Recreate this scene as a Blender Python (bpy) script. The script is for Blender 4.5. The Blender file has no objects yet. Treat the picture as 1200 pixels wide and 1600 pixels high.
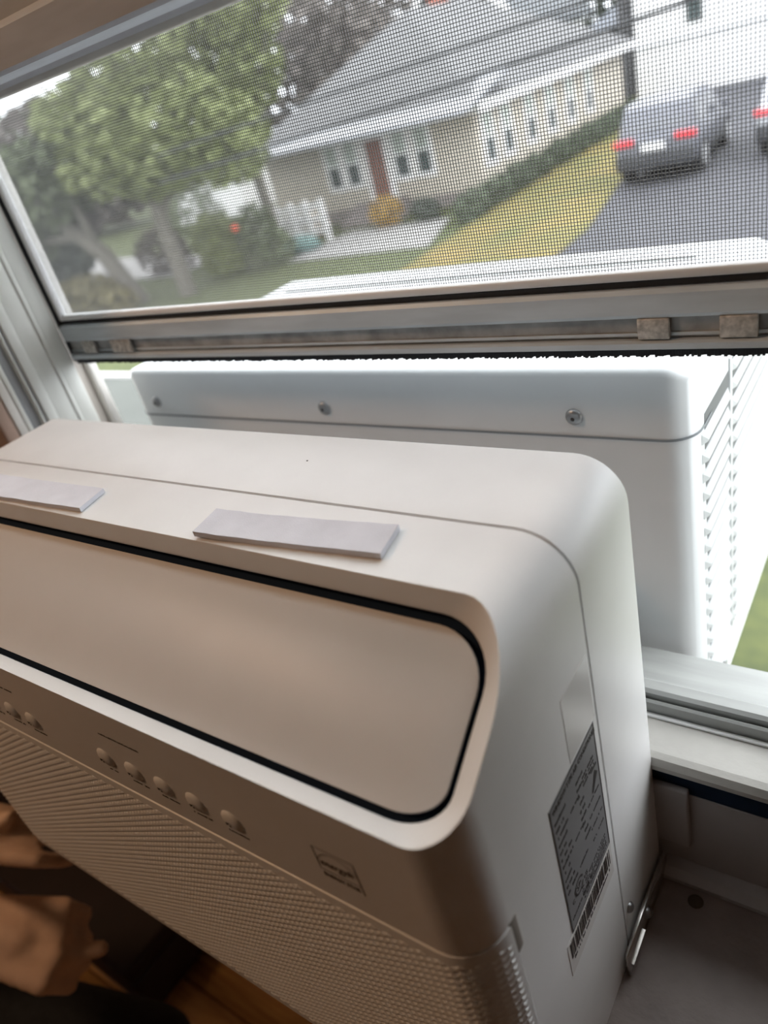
import bpy, bmesh, math, random
from mathutils import Vector, Matrix
random.seed(7)
S = bpy.context.scene
COL = S.collection
PI = math.pi

# ------------------------------------------------------------------ camera
cam_d = bpy.data.cameras.new('camera')
cam = bpy.data.objects.new('camera', cam_d); COL.objects.link(cam)
cam_d.sensor_fit = 'VERTICAL'; cam_d.sensor_height = 36.0
cam_d.lens = 1155.3 / 1600 * 36.0
cam_d.clip_start = 0.02; cam_d.clip_end = 400
Rc = ((0.811598, 0.109077, -0.573943), (0.533223, -0.539715, 0.651446), (-0.238708, -0.834752, -0.496194))
Mw = Matrix.Identity(4)
for i in range(3):
    Mw[i][0] = Rc[i][0]; Mw[i][1] = -Rc[i][1]; Mw[i][2] = -Rc[i][2]
Mw[0][3], Mw[1][3], Mw[2][3] = 0.106497, -0.291439, 0.481496
cam.matrix_world = Mw
cam_d.dof.use_dof = True; cam_d.dof.focus_distance = 0.40
cam_d.dof.aperture_fstop = 6.0
S.camera = cam

# ------------------------------------------------------------------ world, sun, exposure
W = bpy.data.worlds.new('overcast_sky'); S.world = W; W.use_nodes = True
nt = W.node_tree; bg = nt.nodes['Background']
tc = nt.nodes.new('ShaderNodeTexCoord'); sx = nt.nodes.new('ShaderNodeSeparateXYZ')
rp = nt.nodes.new('ShaderNodeValToRGB')
nt.links.new(tc.outputs['Generated'], sx.inputs[0]); nt.links.new(sx.outputs['Z'], rp.inputs[0])
nt.links.new(rp.outputs[0], bg.inputs[0])
rp.color_ramp.elements[0].color = (0.86, 0.90, 0.96, 1); rp.color_ramp.elements[0].position = 0.0
rp.color_ramp.elements[1].color = (0.95, 0.98, 1.0, 1); rp.color_ramp.elements[1].position = 0.6
bg.inputs[1].default_value = 6.0

sun_d = bpy.data.lights.new('hazy_sun', 'SUN'); sun = bpy.data.objects.new('hazy_sun', sun_d); COL.objects.link(sun)
sun_d.energy = 0.5; sun_d.angle = math.radians(12); sun_d.color = (1.0, 0.97, 0.92)
sun.rotation_euler = Vector((0.62, 0.22, 0.75)).to_track_quat('Z', 'Y').to_euler()   # sun off to the right, outside
sun.location = (8, 4, 9)

lamp_d = bpy.data.lights.new('room_lamp', 'AREA'); lamp = bpy.data.objects.new('room_lamp', lamp_d); COL.objects.link(lamp)
lamp_d.shape = 'DISK'; lamp_d.size = 0.35; lamp_d.energy = 9.0; lamp_d.color = (1.0, 0.62, 0.37)
lamp.location = (-1.25, -0.80, 1.62)
lamp.rotation_euler = (Vector((-1.25, -0.80, 1.62)) - Vector((-0.3, -0.19, 0.15))).to_track_quat('Z', 'Y').to_euler()

S.view_settings.view_transform = 'Standard'; S.view_settings.look = 'None'
S.view_settings.gamma = 1.0; S.view_settings.use_curve_mapping = False
S.view_settings.exposure = 0.0
try:
    S.cycles.max_bounces = 8; S.cycles.diffuse_bounces = 5; S.cycles.transparent_max_bounces = 16
    S.cycles.sample_clamp_indirect = 8.0
except Exception: pass

# ------------------------------------------------------------------ materials
MATS = {}
def mat(name, col, rough=0.5, metal=0.0, var=0.0, scale=40.0, bump=0.0, bscale=200.0, col2=None, emit=None, spec=None, stretch=None):
    if name in MATS: return MATS[name]
    m = bpy.data.materials.new(name); m.use_nodes = True; t = m.node_tree; b = t.nodes['Principled BSDF']
    b.inputs['Base Color'].default_value = (*col, 1); b.inputs['Roughness'].default_value = rough
    b.inputs['Metallic'].default_value = metal
    if spec is not None: b.inputs['Specular IOR Level'].default_value = spec
    co = t.nodes.new('ShaderNodeTexCoord'); src = co.outputs['Object']
    if stretch:
        mp = t.nodes.new('ShaderNodeMapping'); mp.inputs['Scale'].default_value = stretch
        t.links.new(src, mp.inputs[0]); src = mp.outputs[0]
    if var or col2:
        n = t.nodes.new('ShaderNodeTexNoise'); n.inputs['Scale'].default_value = scale; n.inputs['Detail'].default_value = 4
        t.links.new(src, n.inputs['Vector'])
        r = t.nodes.new('ShaderNodeValToRGB')
        c2 = col2 or tuple(max(0, c * (1 - var)) for c in col)
        c1 = col if col2 else tuple(min(1, c * (1 + var)) for c in col)
        r.color_ramp.elements[0].position = .35; r.color_ramp.elements[1].position = .65
        r.color_ramp.elements[0].color = (*c2, 1); r.color_ramp.elements[1].color = (*c1, 1)
        t.links.new(n.outputs[0], r.inputs[0]); t.links.new(r.outputs[0], b.inputs['Base Color'])
    if bump:
        n2 = t.nodes.new('ShaderNodeTexNoise'); n2.inputs['Scale'].default_value = bscale; n2.inputs['Detail'].default_value = 3
        t.links.new(src, n2.inputs['Vector'])
        bp = t.nodes.new('ShaderNodeBump'); bp.inputs['Strength'].default_value = bump; bp.inputs['Distance'].default_value = 0.001
        t.links.new(n2.outputs[0], bp.inputs['Height']); t.links.new(bp.outputs[0], b.inputs['Normal'])
    if emit:
        b.inputs['Emission Color'].default_value = (*emit[:3], 1); b.inputs['Emission Strength'].default_value = emit[3]
    MATS[name] = m; return m

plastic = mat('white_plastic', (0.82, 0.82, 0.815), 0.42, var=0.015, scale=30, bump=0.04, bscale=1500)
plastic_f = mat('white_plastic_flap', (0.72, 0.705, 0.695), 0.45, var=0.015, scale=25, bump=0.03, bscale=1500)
plastic_core = mat('grey_plastic_core', (0.26, 0.235, 0.21), 0.6)
gap_dark = mat('dark_gap', (0.014, 0.027, 0.052), 0.8, spec=0.08)
steel_white = mat('painted_steel_white', (0.70, 0.725, 0.74), 0.4, var=0.02, scale=15)
louver_m = mat('louver_white', (0.52, 0.54, 0.55), 0.45)
screw_m = mat('zinc_screw', (0.34, 0.35, 0.36), 0.35, 0.8)
chrome = mat('bracket_steel', (0.62, 0.60, 0.58), 0.25, 0.9)
foam_m = mat('white_foam', (0.70, 0.71, 0.77), 0.95, var=0.04, scale=60, bump=0.2, bscale=1600)
ink = mat('dark_print', (0.035, 0.03, 0.03), 0.6)
ink_g = mat('grey_print', (0.12, 0.10, 0.09), 0.6)
silver_label = mat('silver_label', (0.26, 0.26, 0.265), 0.45, 0.15, var=0.06, scale=25)
paper_label = mat('white_label', (0.70, 0.68, 0.66), 0.35)
clear_label = mat('glossy_blank_label', (0.72, 0.71, 0.69), 0.22)
alu = mat('mill_aluminium', (0.60, 0.66, 0.70), 0.45, 0.2, var=0.10, scale=14, stretch=(1, 6, 6))
alu_dark = mat('dark_aluminium', (0.36, 0.37, 0.37), 0.6, 0.2, var=0.25, scale=60)  # darker mottled tone for the rail groove
alu_tab = mat('pitted_aluminium_tab', (0.55, 0.53, 0.49), 0.6, 0.3, var=0.3, scale=260)
seal_and_shade = mat('black_seal_and_shade', (0.02, 0.022, 0.026), 0.8, bump=.6, bscale=300)
mesh_m = mat('screen_wire', (0.13, 0.13, 0.13), 0.45, 0.3)
bead_m = mat('white_screen_bead', (0.86, 0.87, 0.87), 0.45)
jamb_m = mat('painted_jamb', (0.74, 0.75, 0.71), 0.55, var=0.04, scale=12, stretch=(4, 4, 1))
track_m = mat('grey_jamb_track', (0.34, 0.35, 0.36), 0.4, 0.4)
paint_m = mat('old_white_paint', (0.72, 0.70, 0.66), 0.5, var=0.08, scale=25, bump=0.3, bscale=120)
sash_m = mat('sash_paint', (0.62, 0.68, 0.76), 0.55, var=0.06, scale=18, stretch=(1, 6, 6))
casing_m = mat('dim_casing_paint', (0.42, 0.30, 0.24), 0.55, var=0.05, scale=10)  # brown holds the dimness of the side unlit by the window
wall_m = mat('interior_wall_paint', (0.50, 0.46, 0.42), 0.8, var=0.03, scale=4, bump=.2, bscale=90)
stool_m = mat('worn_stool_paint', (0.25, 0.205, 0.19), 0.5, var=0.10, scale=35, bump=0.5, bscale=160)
panel_m = mat('grey_sill_panel', (0.42, 0.40, 0.40), 0.6, var=0.05, scale=20)
floor_m = mat('oak_floor', (0.66, 0.37, 0.13), 0.4, col2=(0.48, 0.24, 0.08), scale=9, stretch=(1, 12, 1))
chest_m = mat('dark_brown_leather', (0.022, 0.011, 0.010), 0.6, var=0.15, scale=20)
skin_m = mat('skin', (0.82, 0.58, 0.42), 0.55, var=0.06, scale=40, bump=.3, bscale=250)
trouser_m = mat('black_denim', (0.018, 0.021, 0.026), 0.85, var=0.2, scale=90, bump=.4, bscale=600)
shirt_m = mat('dark_shirt', (0.03, 0.03, 0.035), 0.85)
hair_m = mat('dark_hair', (0.02, 0.014, 0.01), 0.6)
eye_m = mat('eye', (0.75, 0.73, 0.7), 0.2)

grass_m = mat('lawn_grass', (0.066, 0.078, 0.022), 0.9, col2=(0.04, 0.052, 0.016), scale=6)
strip_m = mat('yellowing_grass', (0.16, 0.115, 0.028), 0.9, col2=(0.088, 0.092, 0.022), scale=0.6)
asphalt_m = mat('asphalt', (0.042, 0.043, 0.052), 0.85, var=0.12, scale=3)
concrete_m = mat('pale_concrete', (0.24, 0.235, 0.23), 0.8, var=0.06, scale=3)
siding_m = mat('cream_siding', (0.42, 0.385, 0.325), 0.7, var=0.05, scale=2, stretch=(1, 1, 10))
roof_m = mat('grey_shingle', (0.105, 0.105, 0.108), 0.85, var=0.12, scale=5)
porch_m = mat('pale_porch_roof', (0.21, 0.215, 0.23), 0.6, var=0.06, scale=3)
trim_w = mat('white_house_trim', (0.70, 0.70, 0.70), 0.5)
pane_m = mat('window_pane_dark', (0.05, 0.065, 0.065), 0.12)
shade_m = mat('window_shade', (0.36, 0.40, 0.36), 0.6)
door_m = mat('red_brown_door', (0.16, 0.07, 0.05), 0.5)
brick_m = mat('red_brick', (0.28, 0.09, 0.06), 0.8, var=.15, scale=12)
step_m = mat('grey_brown_step', (0.22, 0.195, 0.185), 0.8)
hedge_m = mat('dark_hedge_leaf', (0.075, 0.095, 0.06), 0.8)
bark_m = mat('grey_bark', (0.13, 0.12, 0.10), 0.9, var=.25, scale=8, stretch=(3, 3, 1))
leaf_y = mat('spring_leaf', (0.16, 0.185, 0.065), 0.6)
leaf_g = mat('mid_leaf', (0.085, 0.105, 0.05), 0.6)
leaf_d = mat('dark_leaf', (0.045, 0.058, 0.042), 0.7)
leaf_o = mat('olive_dry_leaf', (0.15, 0.13, 0.055), 0.7)
leaf_b = mat('brown_bare_twig', (0.115, 0.10, 0.09), 0.8)
car_m = mat('slate_car_paint', (0.125, 0.13, 0.15), 0.35, 0.2)
car_dark = mat('black_car_trim', (0.025, 0.027, 0.032), 0.6)
car_glass = mat('car_glass', (0.10, 0.105, 0.12), 0.08)
car2_m = mat('silver_car_paint', (0.45, 0.46, 0.48), 0.25, 0.5)
tail_m = mat('red_tail_lamp', (0.62, 0.03, 0.04), 0.25)
tyre_m = mat('tyre', (0.018, 0.018, 0.02), 0.85)
rim_m = mat('alloy_rim', (0.62, 0.63, 0.64), 0.3, 0.6)
plate_m = mat('white_plate', (0.7, 0.7, 0.7), 0.4)
pole_m = mat('dark_pole_wood', (0.07, 0.07, 0.075), 0.9)
wire_m = mat('power_cable', (0.03, 0.032, 0.035), 0.7)
teal_m = mat('teal_cloth', (0.095, 0.16, 0.15), 0.7)
red_m = mat('red_plastic', (0.70, 0.10, 0.05), 0.5)

# ------------------------------------------------------------------ helpers
def link(name, me, m, parent=None, smooth=False, angle=35):
    o = bpy.data.objects.new(name, me); COL.objects.link(o)
    if m and not me.materials: me.materials.append(m)
    if parent: o.parent = parent
    if smooth:
        me.polygons.foreach_set('use_smooth', [True] * len(me.polygons))
        try: me.set_sharp_from_angle(angle=math.radians(angle))
        except Exception: pass
    return o
def frombm(name, bm, m, parent=None, smooth=False, angle=35, fix=True):
    if fix: bmesh.ops.recalc_face_normals(bm, faces=bm.faces)
    me = bpy.data.meshes.new(name); bm.to_mesh(me); bm.free()
    return link(name, me, m, parent, smooth, angle)
def mesh(name, v, f, m, parent=None, smooth=False, angle=35):
    me = bpy.data.meshes.new(name); me.from_pydata([tuple(p) for p in v], [], f); me.update()
    return link(name, me, m, parent, smooth, angle)
def empty(name, loc=(0, 0, 0), label=None, cat=None, group=None, rz=0):
    o = bpy.data.objects.new(name, None); COL.objects.link(o); o.location = loc; o.rotation_euler = (0, 0, rz)
    o.empty_display_size = 0.05
    return tag(o, label, cat, group)
def tag(o, label=None, cat=None, group=None, kind=None):
    if label: o['label'] = label
    if cat: o['category'] = cat
    if group: o['group'] = group
    if kind: o['kind'] = kind
    return o
def struct(o): o['kind'] = 'structure'; return o
def bm_box(bm, a, b):
    a2 = [min(a[i], b[i]) for i in range(3)]; b2 = [max(a[i], b[i]) for i in range(3)]
    v = [bm.verts.new((x, y, z)) for z in (a2[2], b2[2]) for y in (a2[1], b2[1]) for x in (a2[0], b2[0])]
    fs = [(0, 2, 3, 1), (4, 5, 7, 6), (0, 1, 5, 4), (2, 6, 7, 3), (0, 4, 6, 2), (1, 3, 7, 5)]
    return v, [bm.faces.new([v[i] for i in f]) for f in fs]
def box(name, a, b, m, parent=None, bev=0.0, seg=2, smooth=True):
    bm = bmesh.new(); bm_box(bm, a, b)
    if bev: bmesh.ops.bevel(bm, geom=list(bm.edges), offset=bev, segments=seg, profile=0.5, affect='EDGES')
    return frombm(name, bm, m, parent, smooth=bool(bev) and smooth, angle=50)
def bm_tube(bm, pts, rads, n=8, cap=True):
    rings = []; pts = [Vector(p) for p in pts]
    for i, p in enumerate(pts):
        d = (pts[min(i + 1, len(pts) - 1)] - pts[max(i - 1, 0)]).normalized()
        u = d.orthogonal().normalized() if i == 0 else (u - d * u.dot(d)).normalized()
        w = d.cross(u); r = rads[i] if isinstance(rads, (list, tuple)) else rads
        rings.append([bm.verts.new(p + (u * math.cos(2 * PI * k / n) + w * math.sin(2 * PI * k / n)) * r) for k in range(n)])
    for a, b in zip(rings, rings[1:]):
        for k in range(n): bm.faces.new((a[k], a[(k + 1) % n], b[(k + 1) % n], b[k]))
    if cap: bm.faces.new(rings[0][::-1]); bm.faces.new(rings[-1])
def tube(name, pts, r, m, parent=None, n=8):
    bm = bmesh.new(); bm_tube(bm, pts, r, n); return frombm(name, bm, m, parent, True)
def prism(name, poly, axis, lo, hi, m, parent=None, bev=0, seg=2):
    """extrude a polygon: axis x -> poly is (y,z); y -> (x,z); z -> (x,y)"""
    def P(p, t): return {'x': (t, p[0], p[1]), 'y': (p[0], t, p[1]), 'z': (p[0], p[1], t)}[axis]
    bm = bmesh.new(); a = [bm.verts.new(P(p, lo)) for p in poly]; b = [bm.verts.new(P(p, hi)) for p in poly]; n = len(poly)
    bm.faces.new(a); bm.faces.new(b[::-1])
    for i in range(n): bm.faces.new((a[i], b[i], b[(i + 1) % n], a[(i + 1) % n]))
    if bev: bmesh.ops.bevel(bm, geom=list(bm.edges), offset=bev, segments=seg, profile=.5, affect='EDGES')
    return frombm(name, bm, m, parent, smooth=bool(bev), angle=50)
def dome(name, c, nrm, r, h, m, parent=None, seg=14, rings=4, ry=None):
    """shallow dome (screw head, button) facing nrm"""
    n = Vector(nrm).normalized(); u = Vector((0, 0, 1)).cross(n)
    u = Vector((1, 0, 0)) if u.length < .1 else u.normalized(); w = n.cross(u); c = Vector(c); ry = ry or r
    v = []; f = []
    for j in range(rings + 1):
        t = j / rings * PI / 2
        for k in range(seg):
            a = 2 * PI * k / seg
            v.append(c + u * r * math.cos(t) * math.cos(a) + w * ry * math.cos(t) * math.sin(a) + n * h * math.sin(t)) if j < rings else None
    v.append(c + n * h)
    for j in range(rings - 1):
        for k in range(seg): f.append((j * seg + k, j * seg + (k + 1) % seg, (j + 1) * seg + (k + 1) % seg, (j + 1) * seg + k))
    for k in range(seg): f.append(((rings - 1) * seg + k, (rings - 1) * seg + (k + 1) % seg, len(v) - 1))
    return mesh(name, v, f, m, parent, True, 60)
def text(name, s, M, size, m, parent=None, extrude=0.00008, align='LEFT', sx=1.0, shear=0):
    c = bpy.data.curves.new(name, 'FONT'); c.body = s; c.size = size; c.extrude = extrude; c.align_x = align; c.shear = shear
    c.resolution_u = 3
    o = bpy.data.objects.new(name, c); COL.objects.link(o)
    bpy.context.view_layer.update()
    me = bpy.data.meshes.new_from_object(o.evaluated_get(bpy.context.evaluated_depsgraph_get()))
    bpy.data.objects.remove(o); me.transform(M @ Matrix.Diagonal((sx, 1, 1, 1))); me.materials.clear()
    return link(name, me, m, parent)

# ================================================================== LARGE STRUCTURE: the room
XL, XR = -0.535, 0.15            # window opening
WT = 0.10                        # wall thickness
def wall_far():
    bm = bmesh.new()
    for a, b in [((-6, 0, -3.3), (XL - .012, WT, 3.2)), ((XR + .012, 0, -3.3), (5, WT, 3.2)),
                 ((XL - .012, 0, -3.3), (XR + .012, WT, -.004)), ((XL - .012, 0, 1.15), (XR + .012, WT, 3.2))]:
        bm_box(bm, a, b)
    return struct(frombm('wall_far', bm, wall_m))
wall_far()
struct(box('added_eave', (-6.3, -.6, 3.2), (5.3, .85, 3.34), mat('added_eave_soffit', (.42, .42, .41), .7)))  # unseen eave, added to keep skylight off the outdoor cabinet front
struct(box('wall_left', (-2.7, -3.0, -.75), (-2.6, WT, 1.75), wall_m))
struct(box('wall_right', (1.9, -3.0, -.75), (2.0, WT, 1.75), wall_m))
struct(box('wall_near', (-2.7, -3.1, -.75), (2.0, -3.0, 1.75), wall_m))
struct(box('ceiling', (-2.7, -3.1, 1.75), (2.0, WT, 1.85), wall_m))
fl = struct(box('floor', (-2.7, -3.1, -.83), (2.0, WT, -.772), mat('subfloor', (0.05, 0.03, 0.02), .8)))
for j in range(13):                 # boards near the window
    y1 = -0.002 - j * 0.075
    for i, (xa, xb) in enumerate(((-1.9, -0.9 + .25 * (j % 3)), (-0.897 + .25 * (j % 3), 1.2))):
        box('floorboard', (xa, y1 - .073, -.772), (xb, y1, -.75), floor_m, fl, 0.002, 1)
struct(box('baseboard_far', (-2.6, -0.001, -.7495), (1.9, -.012, -.66), paint_m, None, 0.003))

# interior casing around the window
tr = struct(empty('trim_1'))
box('casing_board', (XL - .10, -.014, -.0015), (XL - .0005, -.0005, 1.24), casing_m, tr, .003)
box('casing_board', (XR + .0005, -.014, -.0015), (XR + .10, -.0005, 1.24), casing_m, tr, .003)
box('head_casing', (XL - .10, -.016, 1.2405), (XR + .10, -.0005, 1.34), casing_m, tr, .003)

# ------------------------------------------------------------------ window
win = struct(empty('window_1'))
# stool (inner sill board) carrying the unit
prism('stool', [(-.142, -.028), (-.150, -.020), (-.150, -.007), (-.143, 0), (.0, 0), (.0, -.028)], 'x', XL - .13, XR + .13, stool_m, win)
# raised sill panel with its mouldings behind the unit
box('sill_panel', (XL, .0035, -.002), (XR, .010, .0755), panel_m, win, .0006)
box('panel_block', (-.060, -.0015, .030), (.0195, .0034, .083), panel_m, win, .0015)
prism('base_bead', [(.0034, .0005), (-.009, .0005), (-.009, .004), (-.004, .008), (.0034, .0095)], 'x', XL, XR, panel_m, win)
box('slot_strip', (XL, .004, .0760), (XR, .010, .0960), gap_dark, win)  # plain dark strip filling the slot
prism('sill_ledge', [(.0295, .0965), (-.0005, .0965), (-.0035, .099), (-.0035, .1025), (-.001, .1065), (.003, .1078), (.0295, .1085)], 'x', XL, XR, mat('ledge_paint', (.47, .46, .43), .5, var=.08, scale=25, bump=.3, bscale=120), win)
prism('sill_track', [(.030, .100), (.030, .1175), (.0315, .1185), (.033, .1175), (.033, .1145), (.0345, .1145), (.0345, .121), (.037, .1225), (.044, .1225), (.05, .117), (.095, .100), (.095, .09), (.030, .09)], 'x', XL, XR, mat('sill_aluminium', (.33, .34, .33), .5, .2, var=.08, scale=14, stretch=(1, 6, 6)), win)
box('track_lip', (XL, .0262, .1086), (XR, .0292, .1105), bead_m, win, .0008)
# jambs: strips seen at the left
def jamb(x, s):
    def strip(n, y0, y1, dx, m, z0=.1096, bev=.0012):
        box(n, (x, y0, z0), (x - s * dx, y1, 1.149), m, win, bev)
    strip('jamb_liner', -.0004, .0075, -.010, paint_m, .0005)
    strip('jamb_liner', .0080, .0125, -.0102, jamb_m)
    strip('jamb_track', .0130, .0230, -.0085, track_m)
    strip('jamb_fin', .0235, .0255, -.0105, jamb_m, bev=.0006)
    strip('jamb_fin', .0262, .0280, -.0105, track_m, bev=.0006)
    strip('jamb_stop', .0285, .0380, -.0110, jamb_m, bev=.003)
    strip('jamb_face', .0385, .0560, -.0100, jamb_m, .1230)
    strip('jamb_face', .0562, .0600, -.0108, jamb_m, .1230, .0015)
    strip('jamb_face', .0605, .0750, -.0100, jamb_m, .1230)
def jamb2(x, s):
    strips = [('jamb_liner', -.0004, .0075, .0, paint_m), ('jamb_liner', .0080, .0125, .0004, jamb_m), ('jamb_track', .0128, .0232, -.004, track_m),
              ('jamb_fin', .0235, .0255, .001, jamb_m), ('jamb_fin', .0262, .0280, .0, track_m), ('jamb_stop', .0283, .0382, .0016, jamb_m),
              ('jamb_face', .0385, .0560, .0, jamb_m), ('jamb_rib', .0562, .0604, .0012, jamb_m), ('jamb_face', .0606, .0755, .0, jamb_m)]
    for n, y0, y1, dx, m in strips:
        box(n, (x - s * .0115, y0, .1235), (x + s * dx, y1, 1.149), m, win, .0008, 2)
jamb2(XL, 1); jamb2(XR, -1)
# outer casing beyond the storm frame
box('outer_casing', (XL - .0115, .0910, .1), (XL - .0040, .1000, 1.149), paint_m, win, .0015)
box('outer_casing', (XL - .16, .1005, -.05), (XL - .055, .118, 1.25), paint_m, win, .003)
box('outer_casing', (XR + .0040, .0910, .1), (XR + .0115, .1000, 1.149), paint_m, win, .0015)
box('outer_casing', (XR + .055, .1005, -.05), (XR + .16, .118, 1.25), paint_m, win, .003)

# storm / screen panel hanging above the unit
YS = .085
sc = struct(empty('window_2'))
SL, SR, SB, ST = XL - .0035, XR + .0035, .3655, 1.10
box('screen_stile', (SL, YS - .006, .3255), (SL + .0052, YS + .004, ST), seal_and_shade, sc, .0008)  # inner frame coloured black to stand in for its shade
box('screen_stile', (SR - .0052, YS - .006, .3255), (SR, YS + .004, ST), seal_and_shade, sc, .0008)
box('screen_bead', (SL + .0054, YS - .005, SB - .002), (SL + .0112, YS + .002, ST), bead_m, sc, .0012)  # white colour carries the lit edge of the screen frame
box('screen_bead', (SR - .0112, YS - .005, SB - .002), (SR - .0054, YS + .002, ST), bead_m, sc, .0012)
box('screen_bead', (SL + .0114, YS - .005, SB - .0018), (SR - .0114, YS + .002, SB + .0028), bead_m, sc, .0012)
box('rail_dark_strip', (SL + .0054, YS - .004, .3605), (SR - .0054, YS + .003, .3635), seal_and_shade, sc)  # thin dark strip between bead and rail
# meeting rail of the storm sash: three bands and a brush
prism('rail_face', [(YS - .0075, .3455), (YS - .0085, .3475), (YS - .0085, .3580), (YS - .0065, .3600), (YS + .004, .3600), (YS + .004, .3455)], 'x', SL + .0054, SR - .0054, alu, sc)
box('rail_groove', (SL + .0054, YS - .0045, .3340), (SR - .0054, YS + .004, .3450), alu_dark, sc)
box('rail_rib', (SL + .0054, YS - .0055, .3352), (SR - .0054, YS - .0046, .3368), alu, sc)
prism('rail_lip', [(YS - .0075, .3285), (YS - .0095, .3295), (YS - .0095, .3325), (YS - .0075, .3335), (YS + .004, .3335), (YS + .004, .3285)], 'x', SL + .0054, SR - .0054, alu, sc)
def brush():
    bm = bmesh.new(); x = SL + .0054
    while x < SR - .0054:
        w = random.uniform(.0009, .0017)
        bm_box(bm, (x, YS - .0065, .3245 + random.uniform(-.0008, .0006)), (x + w * .95, YS + .0005, .3283)); x += w
    o = frombm('brush_seal', bm, seal_and_shade, sc); o['kind'] = 'stuff'
brush()
for xa, xb in ((-.0165, -.0005), (.0230, .0400), (-.510, -.492), (-.468, -.440)):
    box('latch_tab', (xa, YS - .0085, .3342), (xb, YS - .0060, .3452), alu_tab, sc, .0006)
# insect screen: woven wires 1.7 mm apart
def screen():
    v = []; f = []; p = .0017; r = .00017
    def bar(a, b):
        i = len(v)
        v.extend([(a[0], a[1], a[2]), (b[0], a[1], a[2]), (b[0], b[1], a[2]), (a[0], b[1], a[2]), (a[0], a[1], b[2]), (b[0], a[1], b[2]), (b[0], b[1], b[2]), (a[0], b[1], b[2])])
        f.extend([(i, i + 3, i + 2, i + 1), (i + 4, i + 5, i + 6, i + 7), (i, i + 1, i + 5, i + 4), (i + 2, i + 3, i + 7, i + 6), (i + 1, i + 2, i + 6, i + 5), (i + 3, i, i + 4, i + 7)])
    x = SL + .0112 + p / 2
    while x < SR - .0112: bar((x - r, YS - r, SB + .0028), (x + r, YS + r, .70)); x += p
    z = SB + .0028 + p / 2
    while z < .70: bar((SL + .0112, YS - r * 1.2, z - r), (SR - .0112, YS + r * .8, z + r)); z += p
    o = mesh('insect_screen', v, f, mesh_m, sc); o['kind'] = 'stuff'
screen()
box('screen_top_bar', (SL + .0054, YS - .006, .70), (SR - .0054, YS + .004, .712), alu, sc)

# raised inner sash, its bottom rail at the top of the view
sash = struct(empty('window_3'))
prism('sash_rail', [(.006, .5325), (.004, .5345), (.004, .5520), (.008, .5560), (.008, .5700), (.012, .5760), (.030, .5760), (.030, .5420), (.0285, .5300), (.020, .5285), (.018, .5310)], 'x', XL + .004, XR - .004, sash_m, sash)
box('sash_lip', (XL + .004, .0305, .5265), (XR - .004, .0368, .5750), jamb_m, sash, .001)
box('sash_stile', (XL + .004, .008, .5765), (XL + .045, .0365, 1.13), sash_m, sash, .002)
box('sash_stile', (XR - .045, .008, .5765), (XR - .004, .0365, 1.13), sash_m, sash, .002)
gl = bpy.data.materials.new('sash_glass'); gl.use_nodes = True
gt = gl.node_tree; gt.nodes.remove(gt.nodes['Principled BSDF'])
g1 = gt.nodes.new('ShaderNodeBsdfTransparent'); g2 = gt.nodes.new('ShaderNodeBsdfGlossy'); g3 = gt.nodes.new('ShaderNodeMixShader')
g1.inputs[0].default_value = (.95, .97, .96, 1); g2.inputs['Roughness'].default_value = .02
g3.inputs[0].default_value = .045; gt.links.new(g1.outputs[0], g3.inputs[1]); gt.links.new(g2.outputs[0], g3.inputs[2])
gt.links.new(g3.outputs[0], gt.nodes['Material Output'].inputs[0])
box('sash_pane', (XL + .0455, .019, .5765), (XR - .0455, .022, 1.13), gl, sash)

# ================================================================== THE AIR CONDITIONER
ac = empty('window_air_conditioner', (-.2435, -.09, 0), 'white U-shaped window air conditioner straddling the sill under the raised screen', 'air conditioner')
acM = Matrix.Translation((.2435, .09, 0))
def P(o):                       # parent keeping world coordinates
    o.parent = ac; o.matrix_parent_inverse = acM; return o
AW, AH, AD, YSM = .487, .3105, .1872, .0662
R1, R2 = .025, .021
SY, SZ = .8452, .5344
def slope(s): return (-.1105 - SY * s, AH - SZ * s)
nS = Vector((0, -SZ, SY))       # outward normal of the sloped face
NA = 10
def half_outline():
    top = []; bot = []
    for i in range(NA + 1):
        t = PI / 2 * i / NA
        z = AH - R1 + R1 * math.cos(t); top.append((-R1 + R1 * math.sin(t), (AH - z) / SZ))
    for i in range(NA + 1):
        t = PI / 2 * i / NA
        y = -AD + R2 - R2 * math.sin(t); bot.append((-R2 + R2 * math.cos(t), (-.1105 - y) / SY))
    return top, bot
def ring_from(right):           # mirror the right half (top->bottom) to a closed loop of (x,s)
    return right + [(-AW - x, s) for x, s in right[::-1]]
topA, botA = half_outline()
R0ring = ring_from(topA + botA)
def rr(x, s0, s1, rxt, rst, rxb, rsb):
    r = []
    for i in range(NA + 1):
        t = PI / 2 * i / NA; r.append((x - rxt + rxt * math.sin(t), s0 + rst - rst * math.cos(t)))
    for i in range(NA + 1):
        t = PI / 2 * i / NA; r.append((x - rxb + rxb * math.cos(t), s1 - rsb + rsb * math.sin(t)))
    return ring_from(r)
R1ring = rr(-.0116, .0070, .0850, .026, .026, .023, .016)
FLring = rr(-.0142, .0113, .0818, .024, .023, .021, .014)
def P3(xs, d): y, z = slope(xs[1]); return Vector((xs[0], y, z)) - nS * d
def lerp(a, b, f): return [(p[0] + (q[0] - p[0]) * f, p[1] + (q[1] - p[1]) * f) for p, q in zip(a, b)]
ZG = .1968                      # seam between bezel and grille
XG = -.1664                     # side seam of the grille
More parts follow.
